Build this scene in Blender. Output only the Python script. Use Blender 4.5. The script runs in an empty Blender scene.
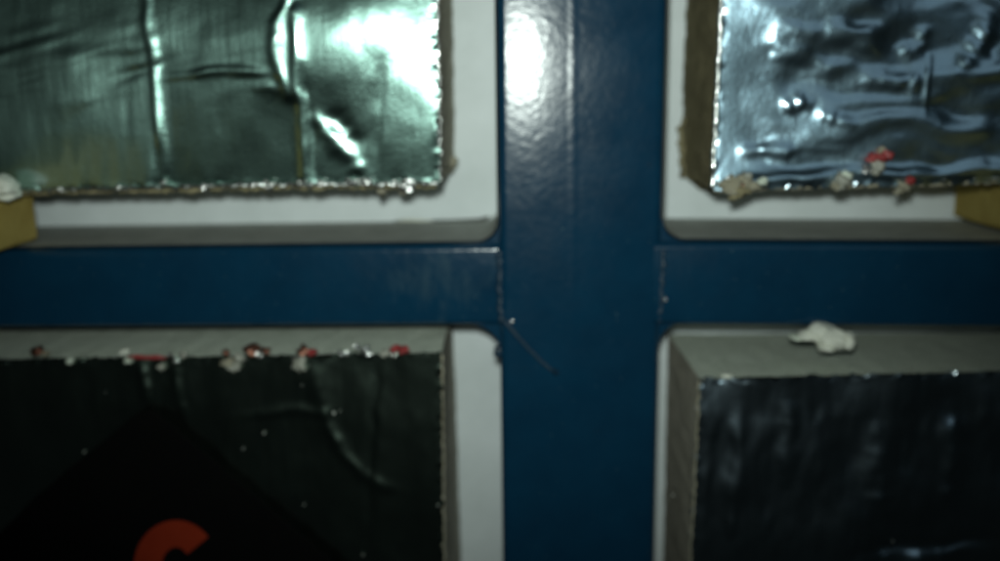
import bpy, bmesh, math, random
import numpy as np
from mathutils import Matrix, Vector

random.seed(7)
rng = np.random.default_rng(11)
sc = bpy.context.scene
COL = sc.collection

# ------------------------------------------------------------------ camera
F = 950.0                 # focal length in photo pixels (1000 px wide)
D = 0.42                  # camera to wall skin, metres
H = 1.20
nrm = Vector((28 / F, 190.5 / F, -1)).normalized()          # pixel where the wall's normal points
dwn = Vector((51 / F, -4749.5 / F, -1)).normalized()        # vanishing point of the verticals
dwn = (dwn - nrm * dwn.dot(nrm)).normalized()
up = -dwn
rx = nrm.cross(up)
R = Matrix((rx, nrm, up))                                    # camera -> world
CAM = Vector((0, -D, H))
cd = bpy.data.cameras.new('camera')
cam = bpy.data.objects.new('camera', cd)
COL.objects.link(cam)
cam.matrix_world = Matrix.Translation(CAM) @ R.to_4x4()
cd.sensor_width = 36
cd.lens = 36 * F / 1000
cd.clip_start = 0.01
cd.clip_end = 50
cd.dof.use_dof = True
cd.dof.focus_distance = 0.25
cd.dof.aperture_fstop = 6.8
sc.camera = cam

# ------------------------------------------------------------------ world, lamp, exposure
w = bpy.data.worlds.new('World')
sc.world = w
w.use_nodes = True
bg = w.node_tree.nodes['Background']
bg.inputs[0].default_value = (0.55, 0.8, 0.78, 1)
bg.inputs[1].default_value = 0.004
ld = bpy.data.lights.new('camera_flash', 'SPOT')
ld.energy = 3.8
ld.color = (0.88, 1.0, 0.935)
ld.spot_size = math.radians(84)
ld.spot_blend = 1.0
ld.shadow_soft_size = 0.006
flash = bpy.data.objects.new('camera_flash', ld)
COL.objects.link(flash)
flash.location = CAM + Vector((-0.004, 0.0, 0.021))
aim = R @ Vector(((480 - 500) / F, -(125 - 280.5) / F, -1))
flash.rotation_euler = aim.to_track_quat('-Z', 'Y').to_euler()
# added soft bluish light, behind camera to the right, for the foil ripples to reflect
ra = bpy.data.lights.new('added_foil_light', 'AREA')
ra.shape = 'RECTANGLE'
ra.size, ra.size_y = 0.9, 1.3
ra.energy = 1.0
ra.color = (0.58, 0.84, 1.0)
foil_light = bpy.data.objects.new('added_foil_light', ra)
COL.objects.link(foil_light)
foil_light.location = (0.85, -2.0, H + 0.95)
foil_light.rotation_euler = (Vector((0.1, 0, H)) - foil_light.location).to_track_quat('-Z', 'Y').to_euler()
sc.view_settings.view_transform = 'Standard'
sc.view_settings.look = 'None'
sc.view_settings.exposure = 0
sc.view_settings.gamma = 1
sc.render.engine = 'CYCLES'


# ------------------------------------------------------------------ helpers
def P(px, py, depth):
    """photo pixel -> world point on the plane `depth` metres in front of the wall skin"""
    d = R @ Vector(((px - 500) / F, -(py - 280.5) / F, -1))
    s = (D - depth) / d.y
    return CAM + d * s


RT = np.array(R.transposed())


def proj(X, Y, Z):
    """world arrays -> photo pixels"""
    v = np.stack([X - CAM.x, Y - CAM.y, Z - CAM.z])
    c = np.tensordot(RT, v, axes=1)
    return 500 + F * c[0] / -c[2], 280.5 - F * c[1] / -c[2]


def vnoise(x, y, seed):
    r = np.random.default_rng(seed)
    t = r.random((256, 256)) * 2 - 1
    xi, yi = np.floor(x).astype(int), np.floor(y).astype(int)
    fx, fy = x - xi, y - yi
    fx, fy = fx * fx * fx * (fx * (fx * 6 - 15) + 10), fy * fy * fy * (fy * (fy * 6 - 15) + 10)
    a, b = t[xi % 256, yi % 256], t[(xi + 1) % 256, yi % 256]
    c, d = t[xi % 256, (yi + 1) % 256], t[(xi + 1) % 256, (yi + 1) % 256]
    return (a * (1 - fx) + b * fx) * (1 - fy) + (c * (1 - fx) + d * fx) * fy


def fbm(x, y, seed, oct=3):
    s, a = 0, 1.0
    for i in range(oct):
        s = s + a * vnoise(x * 2 ** i, y * 2 ** i, seed + i)
        a *= 0.5
    return s


def link(name, me, mat, parent=None, smooth=False):
    if mat is not None:
        me.materials.append(mat)
    if smooth:
        me.polygons.foreach_set('use_smooth', [True] * len(me.polygons))
    o = bpy.data.objects.new(name, me)
    COL.objects.link(o)
    if parent is not None:
        o.parent = parent
        o.matrix_parent_inverse = Matrix.Translation(parent.location).inverted()
    return o


def mesh(name, verts, faces, mat, parent=None, smooth=False, recalc=True):
    me = bpy.data.meshes.new(name)
    me.from_pydata([tuple(v) for v in verts], [], faces)
    if recalc:
        bm = bmesh.new(); bm.from_mesh(me)
        bmesh.ops.remove_doubles(bm, verts=bm.verts, dist=1e-6)
        bmesh.ops.recalc_face_normals(bm, faces=bm.faces)
        bm.to_mesh(me); bm.free()
    return link(name, me, mat, parent, smooth)


def thing(name, label, cat, loc, group=None):
    o = bpy.data.objects.new(name, None)
    o.empty_display_size = 0.01
    COL.objects.link(o)
    o.location = loc
    o['label'] = label
    o['category'] = cat
    if group:
        o['group'] = group
    return o


def tag(o, label, cat, group=None):
    o['label'] = label
    o['category'] = cat
    if group:
        o['group'] = group


def extrude_section(name, ring0, ring1, mat, parent, smooth=True):
    n = len(ring0)
    v = list(ring0) + list(ring1)
    f = [(i, (i + 1) % n, n + (i + 1) % n, n + i) for i in range(n)]
    f += [tuple(range(n))[::-1], tuple(range(n, 2 * n))]
    o = mesh(name, v, f, mat, parent, smooth)
    if smooth:
        sharp(o)
    return o


def sharp(o, ang=40):
    me = o.data
    bm = bmesh.new(); bm.from_mesh(me)
    for e in bm.edges:
        if len(e.link_faces) == 2 and e.calc_face_angle(0) > math.radians(ang):
            e.smooth = False
    bm.to_mesh(me); bm.free()


def tube(name, pts, radii, mat, parent, seg=8, smooth=True):
    v, f = [], []
    n = len(pts)
    for i, p in enumerate(pts):
        a = pts[max(i - 1, 0)]; b = pts[min(i + 1, n - 1)]
        t = (b - a).normalized()
        u = t.cross(Vector((0, 1, 0.01))).normalized()
        q = t.cross(u)
        for k in range(seg):
            an = 2 * math.pi * k / seg
            v.append(p + (u * math.cos(an) + q * math.sin(an)) * radii[i])
    for i in range(n - 1):
        for k in range(seg):
            f.append((i * seg + k, i * seg + (k + 1) % seg, (i + 1) * seg + (k + 1) % seg, (i + 1) * seg + k))
    f.append(tuple(range(seg))[::-1]); f.append(tuple((n - 1) * seg + k for k in range(seg)))
    return mesh(name, v, f, mat, parent, smooth)


def blob(name, loc, size, mat, parent, seed=0, sub=3, rough=0.35, freq=2.2, smooth=True):
    """lumpy piece, size = (x, y, z) half extents in metres"""
    bm = bmesh.new()
    bmesh.ops.create_icosphere(bm, subdivisions=sub, radius=1)
    co = np.array([v.co[:] for v in bm.verts])
    n = fbm(co[:, 0] * freq + 17 + co[:, 2] * 1.3 * freq, co[:, 1] * freq + 31 - co[:, 2] * freq, seed, 3)
    co = co * (1 + rough * n)[:, None] * np.array(size)[None]
    for v, c in zip(bm.verts, co):
        v.co = Vector(c) + Vector(loc)
    me = bpy.data.meshes.new(name)
    bm.to_mesh(me); bm.free()
    return link(name, me, mat, parent, smooth)


# ------------------------------------------------------------------ materials
def newmat(name):
    m = bpy.data.materials.new(name)
    m.use_nodes = True
    nt = m.node_tree
    b = nt.nodes['Principled BSDF']
    tc = nt.nodes.new('ShaderNodeTexCoord')
    return m, nt, b, tc


def noise_node(nt, tc, scale, detail=3, rough=0.5, stretch=(1, 1, 1)):
    mp = nt.nodes.new('ShaderNodeMapping')
    mp.inputs['Scale'].default_value = stretch
    nt.links.new(tc.outputs['Object'], mp.inputs[0])
    n = nt.nodes.new('ShaderNodeTexNoise')
    n.inputs['Scale'].default_value = scale
    n.inputs['Detail'].default_value = detail
    n.inputs['Roughness'].default_value = rough
    nt.links.new(mp.outputs[0], n.inputs['Vector'])
    return n


def ramp(nt, src, stops):
    r = nt.nodes.new('ShaderNodeValToRGB')
    e = r.color_ramp.elements
    e[0].position, e[0].color = stops[0][0], (*stops[0][1], 1)
    e[1].position, e[1].color = stops[-1][0], (*stops[-1][1], 1)
    for p, c in stops[1:-1]:
        x = e.new(p); x.color = (*c, 1)
    nt.links.new(src, r.inputs[0])
    return r


def bump(nt, src, dist, strength=1.0, prev=None):
    b = nt.nodes.new('ShaderNodeBump')
    b.inputs['Distance'].default_value = dist
    b.inputs['Strength'].default_value = strength
    nt.links.new(src, b.inputs['Height'])
    if prev is not None:
        nt.links.new(prev.outputs[0], b.inputs['Normal'])
    return b


def simple(name, c0, c1, rough, scale=120, bd=0.0003, metallic=0.0, spec=0.5):
    m, nt, b, tc = newmat(name)
    n = noise_node(nt, tc, scale, 5, 0.65)
    r = ramp(nt, n.outputs[0], [(0.3, c0), (0.7, c1)])
    nt.links.new(r.outputs[0], b.inputs['Base Color'])
    b.inputs['Roughness'].default_value = rough
    b.inputs['Metallic'].default_value = metallic
    b.inputs['Specular IOR Level'].default_value = spec
    if bd:
        n2 = noise_node(nt, tc, scale * 4, 4, 0.7)
        bp = bump(nt, n2.outputs[0], bd)
        nt.links.new(bp.outputs[0], b.inputs['Normal'])
    return m


def blue_paint():
    m, nt, b, tc = newmat('blue_gloss_paint')
    n = noise_node(nt, tc, 60, 4, 0.6)
    r = ramp(nt, n.outputs[0], [(0.3, (0.0028, 0.028, 0.060)), (0.7, (0.0034, 0.035, 0.073))])
    # dust specks
    d = noise_node(nt, tc, 900, 1, 0.5)
    dr = ramp(nt, d.outputs[0], [(0.765, (0, 0, 0)), (0.80, (1, 1, 1))])
    mx = nt.nodes.new('ShaderNodeMix'); mx.data_type = 'RGBA'
    nt.links.new(dr.outputs[0], mx.inputs[0])
    nt.links.new(r.outputs[0], mx.inputs[6])
    mx.inputs[7].default_value = (0.06, 0.11, 0.13, 1)
    nt.links.new(mx.outputs[2], b.inputs['Base Color'])
    # scuffed, duller patches
    sm = noise_node(nt, tc, 38, 5, 0.7)
    mr = nt.nodes.new('ShaderNodeMapRange')
    mr.inputs['From Min'].default_value = 0.3; mr.inputs['From Max'].default_value = 0.7
    mr.inputs['To Min'].default_value = 0.16; mr.inputs['To Max'].default_value = 0.24
    nt.links.new(sm.outputs[0], mr.inputs['Value'])
    nt.links.new(mr.outputs[0], b.inputs['Roughness'])
    # dried smear on the left rail
    vd = nt.nodes.new('ShaderNodeVectorMath'); vd.operation = 'SUBTRACT'
    vd.inputs[1].default_value = P(430, 284, 0.0615)
    nt.links.new(tc.outputs['Object'], vd.inputs[0])
    vs = nt.nodes.new('ShaderNodeVectorMath'); vs.operation = 'MULTIPLY'
    vs.inputs[1].default_value = (40, 0, 95)
    nt.links.new(vd.outputs[0], vs.inputs[0])
    vl = nt.nodes.new('ShaderNodeVectorMath'); vl.operation = 'LENGTH'
    nt.links.new(vs.outputs[0], vl.inputs[0])
    sn = noise_node(nt, tc, 170, 4, 0.7, (1, 1, 0.4))
    ma = nt.nodes.new('ShaderNodeMath'); ma.operation = 'MULTIPLY_ADD'
    nt.links.new(vl.outputs['Value'], ma.inputs[0]); ma.inputs[1].default_value = -0.22
    nt.links.new(sn.outputs[0], ma.inputs[2])
    sr = ramp(nt, ma.outputs[0], [(0.30, (0, 0, 0)), (0.62, (0.55, 0.55, 0.55))])
    mx2 = nt.nodes.new('ShaderNodeMix'); mx2.data_type = 'RGBA'
    nt.links.new(sr.outputs[0], mx2.inputs[0])
    nt.links.new(mx.outputs[2], mx2.inputs[6]); mx2.inputs[7].default_value = (0.045, 0.085, 0.11, 1)
    nt.links.new(mx2.outputs[2], b.inputs['Base Color'])
    b.inputs['Specular IOR Level'].default_value = 0.5
    o1 = noise_node(nt, tc, 330, 2, 0.5)           # orange peel
    b1 = bump(nt, o1.outputs[0], 0.00009)
    o2 = noise_node(nt, tc, 1500, 2, 0.5)
    b2 = bump(nt, o2.outputs[0], 0.000012, prev=b1)
    nt.links.new(b2.outputs[0], b.inputs['Normal'])
    return m


def foil(name, tint, r_wide, vertical, mirror=0.3, fine=0.00006, aniso=-0.35, r_sharp=0.085):
    m, nt, b, tc = newmat(name)
    nt.nodes.remove(b)
    out = nt.nodes['Material Output']
    # wide lobe
    g1 = nt.nodes.new('ShaderNodeBsdfAnisotropic') if hasattr(bpy.types, 'ShaderNodeBsdfAnisotropic') else nt.nodes.new('ShaderNodeBsdfGlossy')
    g1.inputs['Roughness'].default_value = r_wide
    g2 = nt.nodes.new('ShaderNodeBsdfAnisotropic') if hasattr(bpy.types, 'ShaderNodeBsdfAnisotropic') else nt.nodes.new('ShaderNodeBsdfGlossy')
    g2.inputs['Roughness'].default_value = r_sharp
    n = noise_node(nt, tc, 45, 5, 0.65)
    r = ramp(nt, n.outputs[0], [(0.25, tuple(c * 0.62 for c in tint)), (0.75, tint)])
    tg = nt.nodes.new('ShaderNodeCombineXYZ')
    tg.inputs[0].default_value = 1.0
    g2.inputs['Color'].default_value = tuple(0.55 + 0.35 * c_ for c_ in tint) + (1,)
    nt.links.new(r.outputs[0], g1.inputs['Color'])
    for g in (g1, g2):
        if vertical:
            g.inputs['Anisotropy'].default_value = aniso
            nt.links.new(tg.outputs[0], g.inputs['Tangent'])
    st = noise_node(nt, tc, 500, 4, 0.7, (1, 1, 0.10) if vertical else (1, 1, 0.7))
    bb = bump(nt, st.outputs[0], fine * 2.2)
    ck = noise_node(nt, tc, 700, 3, 0.7)
    b2 = bump(nt, ck.outputs[0], fine, prev=bb)
    nt.links.new(b2.outputs[0], g1.inputs['Normal'])
    b3 = bump(nt, st.outputs[0], fine * 0.35)
    nt.links.new(b3.outputs[0], g2.inputs['Normal'])
    mx = nt.nodes.new('ShaderNodeMixShader')
    mx.inputs[0].default_value = mirror
    nt.links.new(g1.outputs[0], mx.inputs[1]); nt.links.new(g2.outputs[0], mx.inputs[2])
    nt.links.new(mx.outputs[0], out.inputs['Surface'])
    return m


M = {}
M['blue'] = blue_paint()
M['white'] = simple('white_coated_panel', (0.64, 0.69, 0.69), (0.76, 0.81, 0.82), 0.5, 35, 0.00003)
M['grey'] = simple('grey_dusty_primer', (0.36, 0.38, 0.35), (0.52, 0.54, 0.50), 0.8, 90, 0.0002)
M['foam'] = simple('pale_foam_core', (0.62, 0.68, 0.56), (0.76, 0.81, 0.69), 0.95, 160, 0.0006, spec=0.1)
M['foam_dark'] = simple('dark_foam_core', (0.24, 0.22, 0.155), (0.42, 0.39, 0.30), 0.95, 130, 0.0008, spec=0.1)  # darker tone of the foam, for some sides, edges and crumbs
M['foam_side'] = simple('cut_foam_side', (0.42, 0.39, 0.31), (0.62, 0.58, 0.48), 0.95, 130, 0.0005, spec=0.1)
M['foam_brown'] = simple('brown_foam_core', (0.19, 0.165, 0.095), (0.33, 0.29, 0.175), 0.95, 130, 0.0008, spec=0.1)
M['foam_white'] = simple('white_cured_foam', (0.70, 0.71, 0.60), (0.85, 0.86, 0.76), 0.55, 180, 0.0003)
M['yellow'] = simple('yellow_foam', (0.38, 0.28, 0.075), (0.50, 0.39, 0.12), 0.85, 70, 0.0006, spec=0.2)
M['black'] = simple('black_card', (0.0022, 0.0024, 0.0024), (0.003, 0.0032, 0.003), 0.9, 60, 0.00005, spec=0.06)
M['red_print'] = simple('red_print', (0.23, 0.022, 0.007), (0.27, 0.028, 0.009), 0.8, 60, 0, spec=0.1)
M['red_film'] = simple('red_film', (0.26, 0.03, 0.03), (0.38, 0.06, 0.06), 0.35, 200, 0.0002)
M['copper'] = simple('copper_foil', (0.30, 0.12, 0.08), (0.42, 0.22, 0.16), 0.45, 200, 0.0002, metallic=1)
M['silver'] = simple('silver_flake', (0.75, 0.75, 0.72), (0.9, 0.9, 0.88), 0.28, 200, 0.0003, metallic=1)
M['clear'] = simple('milky_glue', (0.30, 0.30, 0.25), (0.42, 0.42, 0.36), 0.25, 200, 0.0003)
M['dust'] = simple('pale_dust', (0.6, 0.6, 0.55), (0.7, 0.7, 0.65), 0.6, 200, 0)
M['weld'] = simple('painted_weld', (0.004, 0.026, 0.055), (0.012, 0.036, 0.06), 0.5, 300, 0.0002)
M['darkgap'] = simple('dark_gap_shade', (0.03, 0.03, 0.028), (0.06, 0.06, 0.05), 0.7, 200, 0.0002)  # dark colour standing for shade in the gap above the liner
M['foil_ul'] = foil('greenish_aluminium_foil', (0.38, 0.61, 0.54), 0.285, True, 0.45, aniso=-0.42)
M['foil_ur'] = foil('bluish_aluminium_foil', (0.40, 0.62, 0.76), 0.315, False, 0.45, r_sharp=0.19)
M['foil_ll'] = foil('dull_aluminium_foil', (0.36, 0.50, 0.40), 0.235, True, 0.45, aniso=0.0, r_sharp=0.14)
M['foil_lr'] = foil('dull_bluish_foil', (0.42, 0.56, 0.66), 0.285, True, 0.45, aniso=0.0, r_sharp=0.17)
M['foil_edge'] = foil('cut_foil_edge', (0.85, 0.88, 0.84), 0.34, False, 0.35, 0.0001)

# ------------------------------------------------------------------ wall skin
FD = 0.063           # front of the steel post
c = P(528, 90, 0)
wall = mesh('wall', [(x, y, z) for y in (0, 0.012) for x, z in ((-0.42, H - 0.42), (0.42, H - 0.42), (0.42, H + 0.26), (-0.42, H + 0.26))],
            [(0, 1, 2, 3), (7, 6, 5, 4), (0, 4, 5, 1), (1, 5, 6, 2), (2, 6, 7, 3), (3, 7, 4, 0)], M['white'])
wall['kind'] = 'structure'
wall['label'] = 'smooth white wall skin behind the blue frame'

# ------------------------------------------------------------------ steel frame
frame = thing('steel_frame', 'glossy dark blue painted steel frame with wide upright and narrower cross rail', 'frame',
              (P(580, 280, 0).x, -0.03, H - 0.42))
Zb, Zt = H - 0.42, H + 0.26


def line_x(pa, pb, depth, z):
    """x on the line through two photo pixels at height z"""
    a, b = P(*pa, depth), P(*pb, depth)
    return a.x + (b.x - a.x) * (z - a.z) / (b.z - a.z)


def round_rect(x0, x1, y0, y1, r, ridge=None, seg=6):
    """ring in x/y, front at y0 (towards the camera), rounded front corners"""
    pts = [(x0, y1)]
    for k in range(seg + 1):
        a = math.pi / 2 * k / seg
        pts.append((x0 + r - r * math.cos(a), y0 + r - r * math.sin(a)))
    if ridge:
        pts += ridge
    for k in range(seg + 1):
        a = math.pi / 2 * k / seg
        pts.append((x1 - r + r * math.sin(a), y0 + r - r * math.cos(a)))
    pts.append((x1, y1))
    return pts


rings = []
for z in (Zb, Zt):
    xl = line_x((496.5, 0), (502.5, 561), FD, z)
    xr = line_x((668.5, 0), (655.5, 561), FD, z)
    xs = line_x((573, 0), (573, 200), FD, z)
    # faint lengthwise die line on the face of the tube
    prof = []
    for k in range(-6, 7):
        u = k / 6
        prof.append((xs + u * 0.0026, -FD - 0.00008 * (1 + math.cos(math.pi * u)) / 2))
    ring = round_rect(xl, xr, -FD, -0.0005, 0.0032, prof)
    tl = lambda x: 0.0030 * ((x - xl) / (xr - xl) - 0.25)      # the tube sits a touch twisted
    rings.append([Vector((x, y + (tl(x) if y < -0.03 else 0), z)) for x, y in ring])
post = extrude_section('post', rings[0], rings[1], M['blue'], frame)

RD = 0.0615          # rail front


def rail(pxs, top, bot, xend):
    # top/bot: y pixel at the two x pixels in pxs
    rg = []
    a_t, b_t = P(pxs[0], top[0], RD), P(pxs[1], top[1], RD)
    a_b, b_b = P(pxs[0], bot[0], RD), P(pxs[1], bot[1], RD)
    for x in xend:
        zt = a_t.z + (b_t.z - a_t.z) * (x - a_t.x) / (b_t.x - a_t.x)
        zb = a_b.z + (b_b.z - a_b.z) * (x - a_b.x) / (b_b.x - a_b.x)
        rg.append([Vector((x, y, z)) for z, y in round_rect(zb, zt, -RD, -0.0006, 0.0028)])
    return extrude_section('rail', rg[0], rg[1], M['blue'], frame), a_t, a_b


xpl = P(499, 285, FD).x
xpr = P(662, 285, FD).x
rail_l, rlt, rlb = rail((0, 497), (250, 244), (328.5, 325.5), (-0.42, xpl + 0.003))
rail_r, rrt, rrb = rail((662, 1000), (242, 243.5), (325.5, 328), (xpr - 0.003, 0.42))


# concave corner fillets between rail and post
def fillet(corner, sx, sz, r, y0, y1, mat, name='corner_fillet', seg=8):
    pts = [corner + Vector((-sx * 0.003, 0, -sz * 0.003)), corner + Vector((sx * r, 0, -sz * 0.003))]
    for k in range(seg + 1):
        a = math.pi / 2 * k / seg
        pts.append(corner + Vector((sx * (r - r * math.sin(a)), 0, sz * (r - r * math.cos(a)))))
    pts.append(corner + Vector((-sx * 0.003, 0, sz * r)))
    r0 = [Vector((p.x, y0, p.z)) for p in pts]
    r1 = [Vector((p.x, y1, p.z)) for p in pts]
    return extrude_section(name, r0, r1, mat, frame)


cl_b = P(500.5, 325.5, RD); cr_b = P(660.5, 325.5, RD)
cl_t = P(499, 244, RD); cr_t = P(663, 242, RD)
fillet(cl_b, -1, -1, 0.0125, -0.0588, -0.001, M['blue'])
fillet(cr_b, 1, -1, 0.0085, -0.0588, -0.001, M['blue'])
fillet(cl_t, -1, 1, 0.0085, -0.0590, -0.001, M['blue'])
fillet(cr_t, 1, 1, 0.0085, -0.0590, -0.001, M['blue'])


# grey unpainted liner lying on the rail and turning up the post with a round corner
def liner(corner, sx, xfar, zfar_dz, rz):
    th = 0.0003
    r = 0.0078
    off = Vector((sx * 0.0008, 0, 0.0006))
    cc = corner + off
    inner, outer = [], []
    inner.append(Vector((xfar, 0, cc.z + zfar_dz + th))); outer.append(Vector((xfar, 0, cc.z + zfar_dz)))
    cen = Vector((cc.x + sx * (r + th), 0, cc.z + r + th))
    for k in range(9):
        a = math.pi / 2 * k / 8
        d = Vector((-sx * math.sin(a), 0, -math.cos(a)))
        inner.append(cen + d * r); outer.append(cen + d * (r + th))
    inner.append(Vector((cc.x + sx * th, 0, cc.z + 0.3))); outer.append(Vector((cc.x, 0, cc.z + 0.3)))
    ring = outer + inner[::-1]
    # the strip is proud of the concave fillet
    y0, y1 = -0.0572, -0.0009
    ring_f = outer + [o_.lerp(i_, 0.08) for o_, i_ in zip(outer, inner)][::-1]
    return extrude_section('liner_strip', [Vector((p.x, y0, p.z)) for p in ring_f], [Vector((p.x, y1, p.z)) for p in ring], M['grey'], frame)


slope_l = (rlt.z - cl_t.z) / (rlt.x - cl_t.x)
liner(cl_t, -1, -0.42, slope_l * (-0.42 - cl_t.x), 0)
slope_r = (rrt.z - P(1000, 243.5, RD).z) / (rrt.x - P(1000, 243.5, RD).x)
liner(cr_t, 1, 0.42, slope_r * (0.42 - cr_t.x), 0)


# weld beads where the rails meet the post
def bead(pa, pb, r, seed, dp, n=26):
    a, b = P(*pa, dp), P(*pb, dp)
    rr = np.random.default_rng(seed)
    pts, rad = [], []
    for i in range(n):
        t = i / (n - 1)
        p = a.lerp(b, t)
        p = p + Vector((rr.normal(0, 0.0003), rr.normal(0, 0.0002), 0))
        pts.append(p); rad.append(r * (0.8 + 0.35 * rr.random()))
    return tube('weld_bead', pts, rad, M['weld'], frame)


bead((499.5, 251), (502, 324), 0.0013, 3, FD - 0.0012)
bead((663, 250), (660, 322), 0.0012, 4, 0.0607)
# paint run across the post with a bead at its lower end
pp = [P(x, y, FD + 0.0012) for x, y in ((503, 319), (509, 326), (518, 337), (529, 349), (541, 361), (549, 368), (556, 372))]
tube('paint_run', pp, [0.0009, 0.0010, 0.0008, 0.0007, 0.0007, 0.0007, 0.0009], M['weld'], frame)
blob('spatter', P(512, 321.5, FD + 0.0002), (0.0009, 0.0006, 0.0009), M['silver'], frame, 5, 2)
blob('spatter', P(556, 372.5, FD + 0.0008), (0.0010, 0.0008, 0.0010), M['weld'], frame, 6, 2)
blob('spatter', P(498.5, 351, 0.060), (0.0018, 0.0016, 0.0023), M['weld'], frame, 7, 2)
blob('spatter', P(499, 349, 0.062), (0.0006, 0.0006, 0.0006), M['silver'], frame, 7, 2)
blob('spatter', P(665, 299.5, FD - 0.0006), (0.0009, 0.0009, 0.0009), M['silver'], frame, 8, 2)
for i in range(7):
    px, py = ((533, 75), (650, 165), (532, 160), (610, 40), (640, 110), (530, 540), (596, 430))[i]
    blob('spatter', P(px, py, FD + 0.00005), (0.00035, 0.0002, 0.00035), M['weld'], frame, 20 + i, 1)

# dark strip stands in for the shade of the gap, peeled sealant curl beside it
g = [P(x, y, 0.0022) for x, y in ((394, 222), (402, 221), (412, 221.5), (430, 222), (448, 222), (466, 221.5), (480, 220.5), (489, 217))]
tube('gap_shade_strip', g, [0.0004, 0.0008, 0.0006, 0.0009, 0.0010, 0.0011, 0.0010, 0.0005], M['darkgap'], frame)
g = [P(x, y, 0.0042) for x, y in ((397, 221), (408, 220), (420, 220.4), (433, 221))]
tube('sealant_curl', g, [0.0003, 0.0006, 0.0005, 0.0002], M['foam_white'], frame)


# ------------------------------------------------------------------ insulation boards
def polyline_dist(px, py, pts):
    """distance to a polyline in pixels, sign (side) and parameter 0..1"""
    best = np.full(px.shape, 1e9); side = np.zeros(px.shape); par = np.zeros(px.shape)
    L = [0]
    for a, b in zip(pts[:-1], pts[1:]):
        L.append(L[-1] + math.hypot(b[0] - a[0], b[1] - a[1]))
    for i, (a, b) in enumerate(zip(pts[:-1], pts[1:])):
        dx, dy = b[0] - a[0], b[1] - a[1]
        l2 = dx * dx + dy * dy
        t = np.clip(((px - a[0]) * dx + (py - a[1]) * dy) / l2, 0, 1)
        ex, ey = px - a[0] - t * dx, py - a[1] - t * dy
        d = np.hypot(ex, ey)
        m = d < best
        best = np.where(m, d, best)
        side = np.where(m, np.sign(dx * ey - dy * ex), side)
        par = np.where(m, (L[i] + t * math.sqrt(l2)) / L[-1], par)
    return best, side, par


def ridge(px, py, pts, width, slope, taper=True, lean=0.0):
    """rounded crease; width in pixels, slope = steepest flank"""
    sd = int(abs(pts[0][0])) + 3
    wx = px + 2.2 * vnoise(px / 27, py / 27, sd)
    wy = py + 2.2 * vnoise(px / 27 + 7, py / 27, sd + 2)
    d, s, t = polyline_dist(wx, wy, pts)
    w = width * np.where(s > 0, 1 - lean, 1 + lean)
    w = w * (1 + 0.30 * vnoise(t * 7 + sd, t * 0 + 0.5, sd + 4))
    h = slope * 1.17 * width * 0.00037 * np.exp(-(d / w) ** 2)
    h = h * (0.85 + 0.35 * vnoise(t * 9 + sd, t * 0 + 0.5, sd + 5))
    if taper:
        h = h * np.clip(np.minimum(t, 1 - t) * 4 + 0.05, 0, 1)
    return h


def bilerp(c, u, v):
    return (c[0] * (1 - u) + c[1] * u) * (1 - v) + (c[3] * (1 - u) + c[2] * u) * v


def foil_sheet(parent, corners, depth, mat, hfun, seed, step=0.0009):
    """corners: world x/z of the board front in order a,b,c,d (a-b bottom, d-c top)"""
    cs = np.array([(p.x, p.z) for p in corners])
    nu = int(np.linalg.norm(cs[1] - cs[0]) / step); nv = int(np.linalg.norm(cs[3] - cs[0]) / step)
    u, v = np.meshgrid(np.linspace(0, 1, nu), np.linspace(0, 1, nv))
    X = bilerp(cs[:, 0], u, v); Z = bilerp(cs[:, 1], u, v)
    px, py = proj(X, np.full(X.shape, -depth), Z)
    h = hfun(px, py)
    # ragged cut edges: the outermost rows wander and roll back a little
    edge = np.minimum(np.minimum(u * nu, (1 - u) * nu), np.minimum(v * nv, (1 - v) * nv))
    k = np.exp(-(edge / 2.0) ** 2)
    X = X + k * 0.0009 * fbm(px / 5.0, py / 5.0, seed + 50, 2)
    Z = Z + k * 0.0009 * fbm(px / 5.0 + 40, py / 5.0, seed + 60, 2)
    h = h + k * 0.00025 * fbm(px / 7.0, py / 7.0 + 9, seed + 70, 2)
    Y = -depth - h
    co = np.stack([X, Y, Z], -1).reshape(-1, 3).astype(np.float32)
    idx = np.arange(nu * nv).reshape(nv, nu)
    q = np.stack([idx[:-1, :-1], idx[:-1, 1:], idx[1:, 1:], idx[1:, :-1]], -1).reshape(-1, 4)
    me = bpy.data.meshes.new('foil_facing')
    me.vertices.add(len(co)); me.vertices.foreach_set('co', co.ravel())
    me.loops.add(q.size); me.loops.foreach_set('vertex_index', q.ravel().astype(np.int32))
    me.polygons.add(len(q)); me.polygons.foreach_set('loop_start', np.arange(0, q.size, 4, dtype=np.int32))
    me.update(calc_edges=True)
    return link('foil_facing', me, mat, parent, True)


def core_side(name, parent, f0, f1, b0, b1, mat, seed, amp=0.0007, inward=None):
    """one cut side of the foam core: strip from the front edge f0-f1 to the back edge b0-b1"""
    L = (f1 - f0).length; Dp = ((b0 - f0).length + (b1 - f1).length) / 2
    nu, nv = max(int(L / 0.0012), 2), max(int(Dp / 0.003), 2)
    v, f = [], []
    nrm_ = (f1 - f0).cross(b0 - f0).normalized()
    uu, vv = np.meshgrid(np.linspace(0, 1, nu), np.linspace(0, 1, nv))
    n = fbm(uu * L / 0.006 + 50, vv * Dp / 0.020, seed, 4) * amp * 0.45
    for j in range(nv):
        for i in range(nu):
            a = f0.lerp(f1, uu[j, i]).lerp(b0.lerp(b1, uu[j, i]), vv[j, i])
            v.append(a + nrm_ * float(n[j, i]))
    for j in range(nv - 1):
        for i in range(nu - 1):
            f.append((j * nu + i, j * nu + i + 1, (j + 1) * nu + i + 1, (j + 1) * nu + i))
    return mesh(name, v, f, mat, parent, True)


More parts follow.
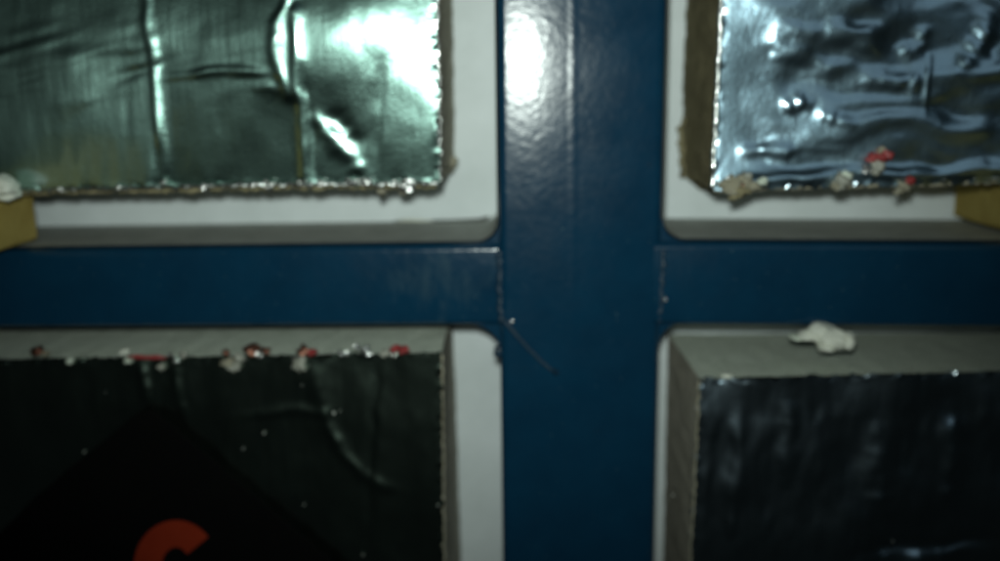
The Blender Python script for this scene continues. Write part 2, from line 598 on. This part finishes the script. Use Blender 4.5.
def lip(parent, pts_px, depth, r, mat, seed, n, name='foil_lip', jit=0.00028, gap=0.0):
    """rolled, crumpled foil edge following a cut"""
    rr = np.random.default_rng(seed)
    L = [0]
    for a, b in zip(pts_px[:-1], pts_px[1:]):
        L.append(L[-1] + math.hypot(b[0] - a[0], b[1] - a[1]))
    pts, rad = [], []
    for i in range(n):
        s = L[-1] * i / (n - 1)
        k = max(j for j in range(len(L) - 1) if L[j] <= s + 1e-9)
        t = (s - L[k]) / (L[k + 1] - L[k])
        x = pts_px[k][0] + (pts_px[k + 1][0] - pts_px[k][0]) * t
        y = pts_px[k][1] + (pts_px[k + 1][1] - pts_px[k][1]) * t
        p = P(x, y, depth) + Vector((rr.normal(0, jit), rr.normal(0, jit * 0.6), rr.normal(0, jit)))
        pts.append(p); rad.append(r * (0.5 + 0.5 * rr.random()))
    return tube(name, pts, rad, mat, parent, 6)


def flake(name, parent, px, py, depth, size, mat, seed, flat=0.4):
    """small crumpled scrap"""
    rr = random.Random(seed)
    s = size * 0.7 * 0.36 / F
    return blob(name, P(px, py, depth), (s, s * flat * 1.6, s * (0.6 + 0.5 * rr.random())), mat, parent, seed, 3 if mat is not M['silver'] else 2, 0.7, 2.0, mat is not M['silver'])


def specks(parent, spots, depth):
    for i, (x, y, s) in enumerate(spots):
        k = s * 0.22 / F
        blob('dust_speck', P(x, y, depth), (k, k * 0.6, k), M['dust'], parent, 90 + i, 1, 0.4)


BD = 0.071
B = Vector

# ---- upper left board -------------------------------------------------
ul = thing('insulation_board', 'foil faced board with bright glare and tall folded creases above the cross rail', 'insulation board',
           (-0.12, -0.03, P(200, 188, BD).z), 'foil faced insulation boards')
b_r = P(440, 184, BD); b_l0 = P(0, 191, BD)
xL = -0.40
zl = b_l0.z + (b_l0.z - b_r.z) / (b_l0.x - b_r.x) * (xL - b_l0.x)
t_r = Vector((P(437, 0, BD).x, -BD, Zt)); t_l = Vector((xL, -BD, Zt))
b_l = Vector((xL, -BD, zl))


def h_ul(px, py):
    calm = 1 - 0.8 * np.clip((170 - px) / 30, 0, 1) * np.clip((py - 105) / 30, 0, 1)
    h = 0.0009 * fbm(px / 150, py / 170, 1, 2)
    h += 0.00022 * calm * fbm(px / 55, py / 80, 2, 3)
    h += 0.00004 * fbm(px / 9, py / 60, 3, 2)
    h += ridge(px, py, [(143, -60), (146, 20), (152, 70), (156, 110), (161, 150), (163, 188)], 4.5, 0.50, False, 0.2)
    h += ridge(px, py, [(292, -60), (288, 0), (278, 25), (276, 50), (280, 75), (288, 96)], 6.5, 0.34, False, 0.2)
    h += ridge(px, py, [(294, 14), (297, 45), (298, 90), (302, 130), (306, 190)], 5.5, 0.44, False, 0.2)
    h -= ridge(px, py, [(303, 60), (306, 90), (311, 130), (315, 187)], 4.0, 0.25, True)
    h += ridge(px, py, [(310, 112), (324, 130), (338, 147), (354, 163), (366, 190)], 8.0, 0.21, True)
    h -= ridge(px, py, [(328, 108), (345, 128), (362, 150)], 9.0, 0.12, True)
    h -= ridge(px, py, [(384, 55), (381, 90), (377, 130), (373, 190)], 6.0, 0.16, True, -0.3)
    h += ridge(px, py, [(158, 76), (200, 73), (240, 71), (285, 72)], 3.6, 0.34, True)
    h += ridge(px, py, [(252, 90), (268, 88), (284, 93)], 4.0, 0.2, True)
    low = np.clip((330 - px) / 40, 0.72, 1) * np.clip((px - 150) / 12, 0.0, 1)
    h -= low * 0.055 * 0.00037 * np.log1p(np.exp((py - 80) / 4.0)) * 4.0
    up_ = np.clip((300 - px) / 80, 0, 1)
    h += up_ * 0.05 * 0.00037 * np.log1p(np.exp((40 - py) / 10.0)) * 10.0 * -1
    h += 0.0006 * np.clip((190 - px) / 60, 0.3, 1) * np.clip((310 - px) / 40, 0, 1) * fbm(px / 55 + 0.03 * py, py / 30, 77, 2) * np.exp(-((py - 65) / 38) ** 2)
    h += 0.0022 * np.exp(-((px - 330) / 75) ** 2) * np.exp(-((py - 30) / 60) ** 2)
    return h


foil_sheet(ul, (b_l, b_r, t_r, t_l), BD, M['foil_ul'], h_ul, 101)
k_r = P(455, 168, 0.001); k_t = Vector((P(457, 0, 0.001).x, -0.001, Zt))
bb_l = Vector((xL, -0.001, zl)); bb_r = Vector((b_r.x - 0.002, -0.001, b_r.z + 0.001))
ins = 0.0012
fr = lambda p: Vector((p.x, -BD + ins, p.z))
core_side('foam_core_side', ul, fr(b_r), fr(t_r), k_r, k_t, M['foam_side'], 12, 0.0009)
core_side('foam_core_side', ul, fr(b_l), fr(b_r), bb_l, bb_r, M['foam_dark'], 13, 0.0008)
core_side('foam_core_side', ul, fr(b_r) + Vector((-.002, 0, 0)), fr(b_r) + Vector((0.0005, 0, 0.0065)), bb_r, k_r, M['foam_dark'], 15, 0.0006)
core_side('foam_core_side', ul, fr(t_l), fr(t_r), Vector((xL, -.001, Zt)), k_t, M['foam_dark'], 14, 0.0004)
core_side('foam_core_side', ul, fr(b_l), fr(t_l), bb_l, Vector((xL, -.001, Zt)), M['foam_dark'], 14, 0.0004)
lip(ul, [(-60, 191.5), (30, 190.5), (150, 187.5), (300, 184.5), (440, 183.5)], BD + 0.0002, 0.0010, M['foil_edge'], 21, 150)
lip(ul, [(-60, 194), (30, 193), (150, 190.5), (300, 187.5), (436, 186.5)], BD - 0.0040, 0.0012, M['foam_brown'], 22, 150, 'torn_edge', 0.0004)
lip(ul, [(440.5, 184), (440, 120), (438.5, 60), (437, -20)], BD + 0.0001, 0.0005, M['foil_edge'], 23, 70)
for i, (x, y, s) in enumerate(((163, 182, 5), (253, 185, 5), (268, 186, 6), (300, 182.5, 7), (322, 183, 5), (352, 182, 7), (366, 182, 9), (408, 185, 9), (425, 183.5, 5), (205, 187, 5), (118, 188, 4), (60, 190, 4), (395, 183, 5))):
    flake('foil_crumb', ul, x, y, BD + 0.001, s, M['silver'], 200 + i)
for i, (x, y, s) in enumerate(((404, 190, 8), (382, 191, 6), (447, 170, 8), (452, 163, 7))):
    flake('foam_crumb', ul, x, y, BD - 0.01 if x < 440 else 0.02, s, M['foam_dark'], 230 + i)

# ---- upper right board ------------------------------------------------
ur = thing('insulation_board', 'rippled bluish foil board with crumbs and red scrap along its lower edge', 'insulation board',
           (0.16, -0.03, P(850, 186, BD).z), 'foil faced insulation boards')
a_bl = P(713, 190, BD); a_br0 = P(1000, 182, BD)
xR = 0.40
zr = a_bl.z + (a_br0.z - a_bl.z) / (a_br0.x - a_bl.x) * (xR - a_bl.x)
a_br = Vector((xR, -BD, zr))
a_tl = Vector((line_x((722, 0), (713, 190), BD, Zt), -BD, Zt)); a_tr = Vector((xR, -BD, Zt))


def h_ur(px, py):
    wx = px + 22 * fbm(px / 70, py / 50, 31, 2); wy = py + 12 * fbm(px / 60, py / 45, 33, 2)
    fade = np.clip((px - 735) / 40, 0.12, 1)
    h = 0.0012 * fade * fbm(wx / 95, wy / 36, 35, 2)
    h += 0.0010 * fbm(px / 130, py / 110, 36, 2)
    h += ridge(px, py, [(752, 42), (775, 42), (790, 50), (808, 62), (828, 68), (845, 66), (860, 56)], 9, 0.34)
    h += ridge(px, py, [(765, 28), (800, 31), (840, 31), (890, 30)], 9, 0.30)
    h += ridge(px, py, [(778, 112), (795, 102), (815, 107)], 7, 0.36)
    h += ridge(px, py, [(812, 112), (832, 117), (856, 126)], 7, 0.34)
    h += ridge(px, py, [(736, 153), (765, 149), (802, 154)], 7, 0.36)
    h += ridge(px, py, [(862, 78), (895, 83), (930, 88)], 9, 0.26)
    h += ridge(px, py, [(900, 40), (912, 52), (925, 44), (924, 22)], 8, 0.30)
    h += ridge(px, py, [(950, 75), (970, 58), (984, 40), (990, 5)], 10, 0.30)
    h += ridge(px, py, [(929, 52), (928, 80), (926, 118)], 2.0, 0.6)
    h += ridge(px, py, [(740, 184), (800, 177), (850, 169), (900, 173), (940, 174), (990, 170), (1060, 170)], 7, 0.50, False)
    h += 0.00006 * fade * fbm(px / 15, py / 11, 38, 3)
    h += 0.0011 * np.exp(-((py - 190) / 22) ** 2)
    return h


foil_sheet(ur, (a_bl, a_br, a_tr, a_tl), BD, M['foil_ur'], h_ur, 111)
k_bl = P(680, 171, 0.001); k_tl = Vector((line_x((688, 0), (682, 170), 0.001, Zt), -.001, Zt))
core_side('foam_core_side', ur, fr(a_bl), fr(a_tl), k_bl, k_tl, M['foam_brown'], 16, 0.0012)
core_side('foam_core_side', ur, fr(a_bl), fr(a_br), k_bl, Vector((xR, -.001, zr)), M['foam_dark'], 17, 0.0010)
core_side('foam_core_side', ur, fr(a_tl), fr(a_tr), k_tl, Vector((xR, -.001, Zt)), M['foam_dark'], 18, 0.0004)
core_side('foam_core_side', ur, fr(a_br), fr(a_tr), Vector((xR, -.001, zr)), Vector((xR, -.001, Zt)), M['foam_dark'], 19, 0.0004)
lip(ur, [(722.5, -30), (720, 40), (717, 100), (714, 150), (713, 188)], BD + 0.0003, 0.0014, M['foil_edge'], 24, 60, 'foil_lip', 0.00014)
lip(ur, [(713, 190), (770, 187), (850, 185), (1040, 181)], BD - 0.0010, 0.0014, M['foam_dark'], 25, 110, 'torn_edge')
lip(ur, [(745, 186), (780, 184), (850, 181), (930, 180), (1040, 178)], BD + 0.0004, 0.0009, M['foil_edge'], 26, 100)
lip(ur, [(682, 120), (681, 160), (684, 172), (700, 184), (714, 193)], 0.012, 0.0016, M['foam_brown'], 27, 30, 'torn_edge', 0.0008)
for i, (x, y, s, m) in enumerate(((733, 186, 12, 'foam_dark'), (741, 191, 11, 'foam_brown'), (745, 180, 8, 'foam_dark'), (736, 196, 8, 'foam_brown'), (725, 184, 9, 'foam_dark'), (754, 186, 8, 'foam_dark'), (742, 184, 5, 'copper'), (730, 179, 5, 'silver'),
                                  (762, 181, 7, 'foam'), (748, 176, 6, 'clear'), (841, 184, 12, 'clear'), (846, 178, 8, 'foam'), (836, 187, 7, 'foam_dark'), (904, 186, 8, 'foam_dark'), (899, 191, 6, 'foam_dark'), (910, 181, 6, 'red_film'),
                                  (874, 158, 9, 'red_film'), (884, 155, 9, 'red_film'), (878, 167, 8, 'clear'), (882, 150, 6, 'foam_dark'), (866, 170, 6, 'silver'))):
    flake('scrap', ur, x, y, BD + 0.003, s, M[m], 300 + i)

# ---- lower left board -------------------------------------------------
ll = thing('insulation_board', 'dark foil board below the cross rail with red and silver scraps along its top edge', 'insulation board',
           (-0.12, -0.03, Zb), 'foil faced insulation boards')
c_tr = P(441, 353, BD); c_tl0 = P(0, 360, BD)
zl2 = c_tr.z + (c_tl0.z - c_tr.z) / (c_tl0.x - c_tr.x) * (xL - c_tr.x)
c_tl = Vector((xL, -BD, zl2))
c_br = Vector((line_x((441, 353), (444, 561), BD, Zb), -BD, Zb)); c_bl = Vector((xL, -BD, Zb))


def h_ll(px, py):
    h = 0.0009 * fbm(px / 120, py / 150, 41, 2)
    h += 0.00030 * fbm(px / 34, py / 60, 42, 3)
    h += 0.00004 * fbm(px / 9, py / 50, 43, 2)
    h += ridge(px, py, [(325, 415), (332, 432), (345, 455), (362, 472), (382, 484), (402, 492)], 5.0, 0.42)
    h -= ridge(px, py, [(374, 355), (380, 380), (374, 410), (371, 440), (370, 480), (368, 561)], 4.5, 0.32)
    h += ridge(px, py, [(313, 362), (318, 385), (324, 410), (328, 440)], 6, 0.3)
    h += ridge(px, py, [(140, 362), (144, 380), (148, 400)], 5, 0.45)
    h += ridge(px, py, [(175, 365), (178, 395), (185, 420)], 5, 0.4)
    h += ridge(px, py, [(240, 415), (280, 410), (330, 412)], 5, 0.3)
    return h


foil_sheet(ll, (c_bl, c_br, c_tr, c_tl), BD, M['foil_ll'], h_ll, 121)
e_tr = Vector((P(453, 335, 0.001).x, -.001, c_tr.z + 0.0005)); e_br = Vector((line_x((453, 335), (461, 561), 0.001, Zb), -.001, Zb))
core_side('foam_core_side', ll, fr(c_tl), fr(c_tr), Vector((xL, -.001, zl2)), e_tr, M['foam'], 51, 0.0006)
core_side('foam_core_side', ll, fr(c_br), fr(c_tr), e_br, e_tr, M['foam_side'], 52, 0.0008)
core_side('foam_core_side', ll, fr(c_bl), fr(c_tl), Vector((xL, -.001, Zb)), Vector((xL, -.001, zl2)), M['foam_dark'], 53, 0.0004)
core_side('foam_core_side', ll, fr(c_bl), fr(c_br), Vector((xL, -.001, Zb)), e_br, M['foam_dark'], 54, 0.0004)
lip(ll, [(442, 354), (443, 420), (443.5, 480), (445, 575)], BD + 0.0001, 0.0006, M['foam_dark'], 28, 80, 'torn_edge')
LLS = ((38, 351, 7, 'copper'), (46, 354, 5, 'foam_dark'), (45, 355, 3, 'silver'), (69, 361, 5, 'foam'), (124, 352, 6, 'foam_white'), (128, 361, 5, 'foam'), (161, 367, 5, 'clear'),
       (170, 355, 4, 'silver'), (176, 361, 4, 'silver'), (184, 355, 4, 'clear'), (228, 362, 8, 'foam_dark'), (233, 367, 9, 'clear'), (226, 353, 5, 'copper'), (240, 358, 6, 'clear'),
       (252, 350, 9, 'copper'), (258, 354, 6, 'silver'), (266, 351, 6, 'copper'), (300, 364, 8, 'clear'), (296, 358, 5, 'silver'), (303, 351, 6, 'copper'), (312, 352, 6, 'red_film'),
       (341, 353, 4, 'silver'), (348, 353, 4, 'silver'), (357, 347, 5, 'silver'), (365, 350, 7, 'silver'), (385, 353, 6, 'clear'), (393, 355, 6, 'silver'), (395, 349, 6, 'red_film'), (404, 350, 6, 'red_film'))
for i, (x, y, s, m) in enumerate(LLS):
    flake('scrap', ll, x, y, BD + 0.001, s, M[m], 400 + i, 0.6)
rs = [P(x, y, BD + 0.0008) for x, y in ((128, 357), (136, 356.5), (148, 357.5), (158, 357), (166, 358))]
tube('red_film_strip', rs, [0.0004, 0.0009, 0.0008, 0.0010, 0.0004], M['red_film'], ll)
specks(ll, [(105, 392, 0.8), (84, 452, 1.7), (243, 449, 1.5), (264, 433, 1.9), (334, 413, 2.5), (304, 505, 1.2), (438, 505, 1.9), (363, 555, 1.6), (302, 385, 1.0), (340, 411, 1.1)], BD + 0.0008)

# ---- lower right board ------------------------------------------------
lr = thing('insulation_board', 'dull dark foil board below the cross rail with clean pale foam edges', 'insulation board',
           (0.16, -0.03, Zb), 'foil faced insulation boards')
d_tl = P(700, 379, BD); d_tr0 = P(1000, 372, BD)
zr2 = d_tl.z + (d_tr0.z - d_tl.z) / (d_tr0.x - d_tl.x) * (xR - d_tl.x)
d_tr = Vector((xR, -BD, zr2))
d_bl = Vector((line_x((700, 379), (690, 561), BD, Zb), -BD, Zb)); d_br = Vector((xR, -BD, Zb))


def h_lr(px, py):
    h = 0.0009 * fbm(px / 60, py / 190, 61, 2)
    h += 0.0012 * fbm(px / 130, py / 90, 62, 2)
    h += 0.00005 * fbm(px / 8, py / 50, 63, 2)
    h += ridge(px, py, [(742, 400), (738, 450), (734, 500), (728, 561)], 8, 0.42)
    h += ridge(px, py, [(712, 395), (709, 450), (703, 561)], 6, 0.25)
    h += ridge(px, py, [(955, 400), (952, 450), (948, 520)], 9, 0.48)
    h += ridge(px, py, [(790, 400), (786, 450), (790, 490)], 9, 0.35)
    h += ridge(px, py, [(880, 420), (872, 470), (880, 520)], 12, 0.3)
    h += 0.0007 * np.clip((py - 385) / 30, 0, 1) * fbm(px / 34, py / 66, 64, 3)
    h -= ridge(px, py, [(840, 556), (900, 546), (950, 545), (1010, 540)], 6, 0.4)
    return h


foil_sheet(lr, (d_bl, d_br, d_tr, d_tl), BD, M['foil_lr'], h_lr, 131)
g_tl = P(668, 334, 0.001); g_bl = Vector((line_x((667, 334), (662, 561), 0.001, Zb), -.001, Zb))
core_side('foam_core_side', lr, fr(d_tl), fr(d_tr), g_tl, Vector((xR, -.001, g_tl.z)), M['foam'], 71, 0.0005)
core_side('foam_core_side', lr, fr(d_bl), fr(d_tl), g_bl, g_tl, M['foam_side'], 72, 0.0006)
core_side('foam_core_side', lr, fr(d_br), fr(d_tr), Vector((xR, -.001, Zb)), Vector((xR, -.001, g_tl.z)), M['foam_dark'], 73, 0.0004)
core_side('foam_core_side', lr, fr(d_bl), fr(d_br), g_bl, Vector((xR, -.001, Zb)), M['foam_dark'], 74, 0.0004)
lip(lr, [(699, 380), (697, 430), (695, 480), (690, 575)], BD + 0.0001, 0.0006, M['foam_dark'], 29, 80, 'torn_edge')
specks(lr, [(703, 380, 1.8), (697, 409, 1.6), (695, 407, 1.5), (893, 541, 1.6), (673, 495, 1.8)], BD + 0.0008)
blob('foam_crumb', P(727, 376, BD - 0.003), (0.0026, 0.0018, 0.0011), M['foam_white'], lr, 77, 2)

# ------------------------------------------------------------------ foam dab between rail and lower right board
fd = thing('foam_dab', 'lumpy white dab of cured foam squeezed out under the cross rail', 'foam', P(828, 352, 0.066))
for i, (x, y, d_, sx_, sz_) in enumerate(((822, 337, 0.064, 6.6, 4.0), (832, 344, 0.067, 6.0, 3.9), (847, 344, 0.067, 2.6, 3.0),
                                          (806, 339, 0.062, 3.6, 1.8), (796, 340, 0.061, 2.6, 0.9), (826, 350, 0.067, 3.6, 1.9))):
    blob('lump', P(x, y - 3.5, d_), (sx_ / 1000, 0.0048, sz_ * 1.1 / 1000), M['foam_white'] if i != 4 else M['foam'], fd, 160 + i, 4, 0.17, 1.2)


# ------------------------------------------------------------------ yellow wedges standing on the rail
def wedge(name, label, cat, inner_x, outer_x, z0, z1, y_back, y_front, drop, rise, seed):
    t = thing(name, label, cat, (0.5 * (inner_x + outer_x), y_back, z0), 'yellow foam wedges')
    n = 14
    v, f = [], []
    secs = []
    for i in range(n):
        s = i / (n - 1)
        y = y_back + (y_front - y_back) * s
        dz = -drop * s
        rr = 0.0022
        ring = []
        x0, x1 = min(inner_x, outer_x), max(inner_x, outer_x)
        for (cx, cz, a0) in ((x1 - rr, z1 - rr, 0), (x0 + rr, z1 - rr, 90), (x0 + rr, z0 + rr, 180), (x1 - rr, z0 + rr, 270)):
            for k in range(4):
                a = math.radians(a0 + 30 * k)
                ring.append((cx + rr * math.cos(a), cz + rr * math.sin(a)))
        m = len(ring)
        for j, (x, z) in enumerate(ring):
            nz = 0.0006 * float(fbm(np.array([i * 0.7 + j * .5]), np.array([j * 0.6 + seed]), seed, 2)[0])
            v.append((x + nz, y, z + (dz if z < 0.5 * (z0 + z1) else rise * max(0.0, s - 0.2) - 0.2 * drop * s) + nz * 0.6))
    for i in range(n - 1):
        for j in range(m):
            f.append((i * m + j, i * m + (j + 1) % m, (i + 1) * m + (j + 1) % m, (i + 1) * m + j))
    f.append(tuple(range(m))); f.append(tuple((n - 1) * m + j for j in range(m))[::-1])
    o = mesh('body', v, f, M['yellow'], t, True)
    sharp(o, 50)
    return t


zA = cl_t.z + slope_l * (P(20, 245, .06).x - cl_t.x) + 0.0020
xA = P(36, 220, 0.050).x
wl = wedge('foam_wedge', 'yellow foam wedge with a white foam blob, jammed between rail and glaring foil board', 'foam wedge',
           xA, xA - 0.030, zA, P(20, 194, 0.072).z, -0.050, -0.215, 0.0022, 0.020, 5)
wl['label'] = 'yellow foam wedge with a white foam blob beside the foil board with bright glare'
blob('foam_blob', P(3, 189, 0.082), (0.0050, 0.0070, 0.0042), M['foam_white'], wl, 95, 4, 0.25, 1.5)
zB = cr_t.z + 0.0012
xB = P(959, 215, 0.010).x
wr = wedge('foam_wedge', 'plain yellow foam wedge under the rippled bluish foil board with red scrap', 'foam wedge',
           xB, xB + 0.034, zB, P(970, 188, 0.072).z, -0.004, -0.200, 0.0004, 0.014, 6)

# ------------------------------------------------------------------ black card with the red letter
card = thing('black_card', 'matt black card with red curved lettering leaning corner up on the dark foil', 'card', P(150, 600, BD + 0.004))
CDp = BD + 0.004
outl = [(146, 411), (156, 414), (332, 562), (420, 640), (250, 830), (-110, 620), (-30, 560), (54, 482), (137, 414)]
fr_ = [P(x, y, CDp + 0.0012) for x, y in outl]
bk_ = [Vector((p.x, p.y + 0.0012, p.z)) for p in fr_]
extrude_section('card_sheet', fr_, bk_, M['black'], card, False)
# letter: a thick ring with an open, diagonally cut terminal
cx, cy, ro, ri = 176.0, 567.0, 47.0, 20.0
v, f = [], []
N = 40
a0, a1 = math.radians(-40), math.radians(-330)
for i in range(N + 1):
    a = a0 + (a1 - a0) * i / N
    for (r_, dpt) in ((ro, 0.0018), (ri, 0.0018), (ro, 0.0013), (ri, 0.0013)):
        sx = 0.90 if r_ == ro else 0.72
        q = (cx + r_ * sx * math.cos(a), cy + r_ * math.sin(a))
        v.append(P(*q, CDp + dpt))
for i in range(N):
    p, q = i * 4, i * 4 + 4
    f += [(p, q, q + 1, p + 1), (p, p + 2, q + 2, q), (p + 1, q + 1, q + 3, p + 3), (p + 2, p + 3, q + 3, q + 2)]
f += [(0, 1, 3, 2), (N * 4, N * 4 + 2, N * 4 + 3, N * 4 + 1)]
mesh('letter', v, f, M['red_print'], card)


# ------------------------------------------------------------------ tidy: one foam core per board, rolled edges under the part they belong to
for brd in (ul, ur, ll, lr):
    kids = list(brd.children)
    sides = [o for o in kids if o.name.startswith('foam_core_side')]
    bm = bmesh.new(); mats = []
    for o in sides:
        m_ = o.data.materials[0]
        if m_ not in mats:
            mats.append(m_)
        n0 = len(bm.faces)
        bm.from_mesh(o.data)
        bm.faces.ensure_lookup_table()
        for f_ in bm.faces[n0:]:
            f_.material_index = mats.index(m_)
            f_.smooth = True
    me = bpy.data.meshes.new('foam_core'); bm.to_mesh(me); bm.free()
    for o in sides:
        bpy.data.objects.remove(o)
    core = link('foam_core', me, None, brd)
    for m_ in mats:
        me.materials.append(m_)
    sheet = [o for o in brd.children if o.name.startswith('foil_facing')][0]
    for o in list(brd.children):
        if o.name.startswith('torn_edge') or o.name.startswith('foil_lip'):
            o.parent = core if o.name.startswith('torn_edge') else sheet
            o.matrix_parent_inverse = Matrix.Identity(4)
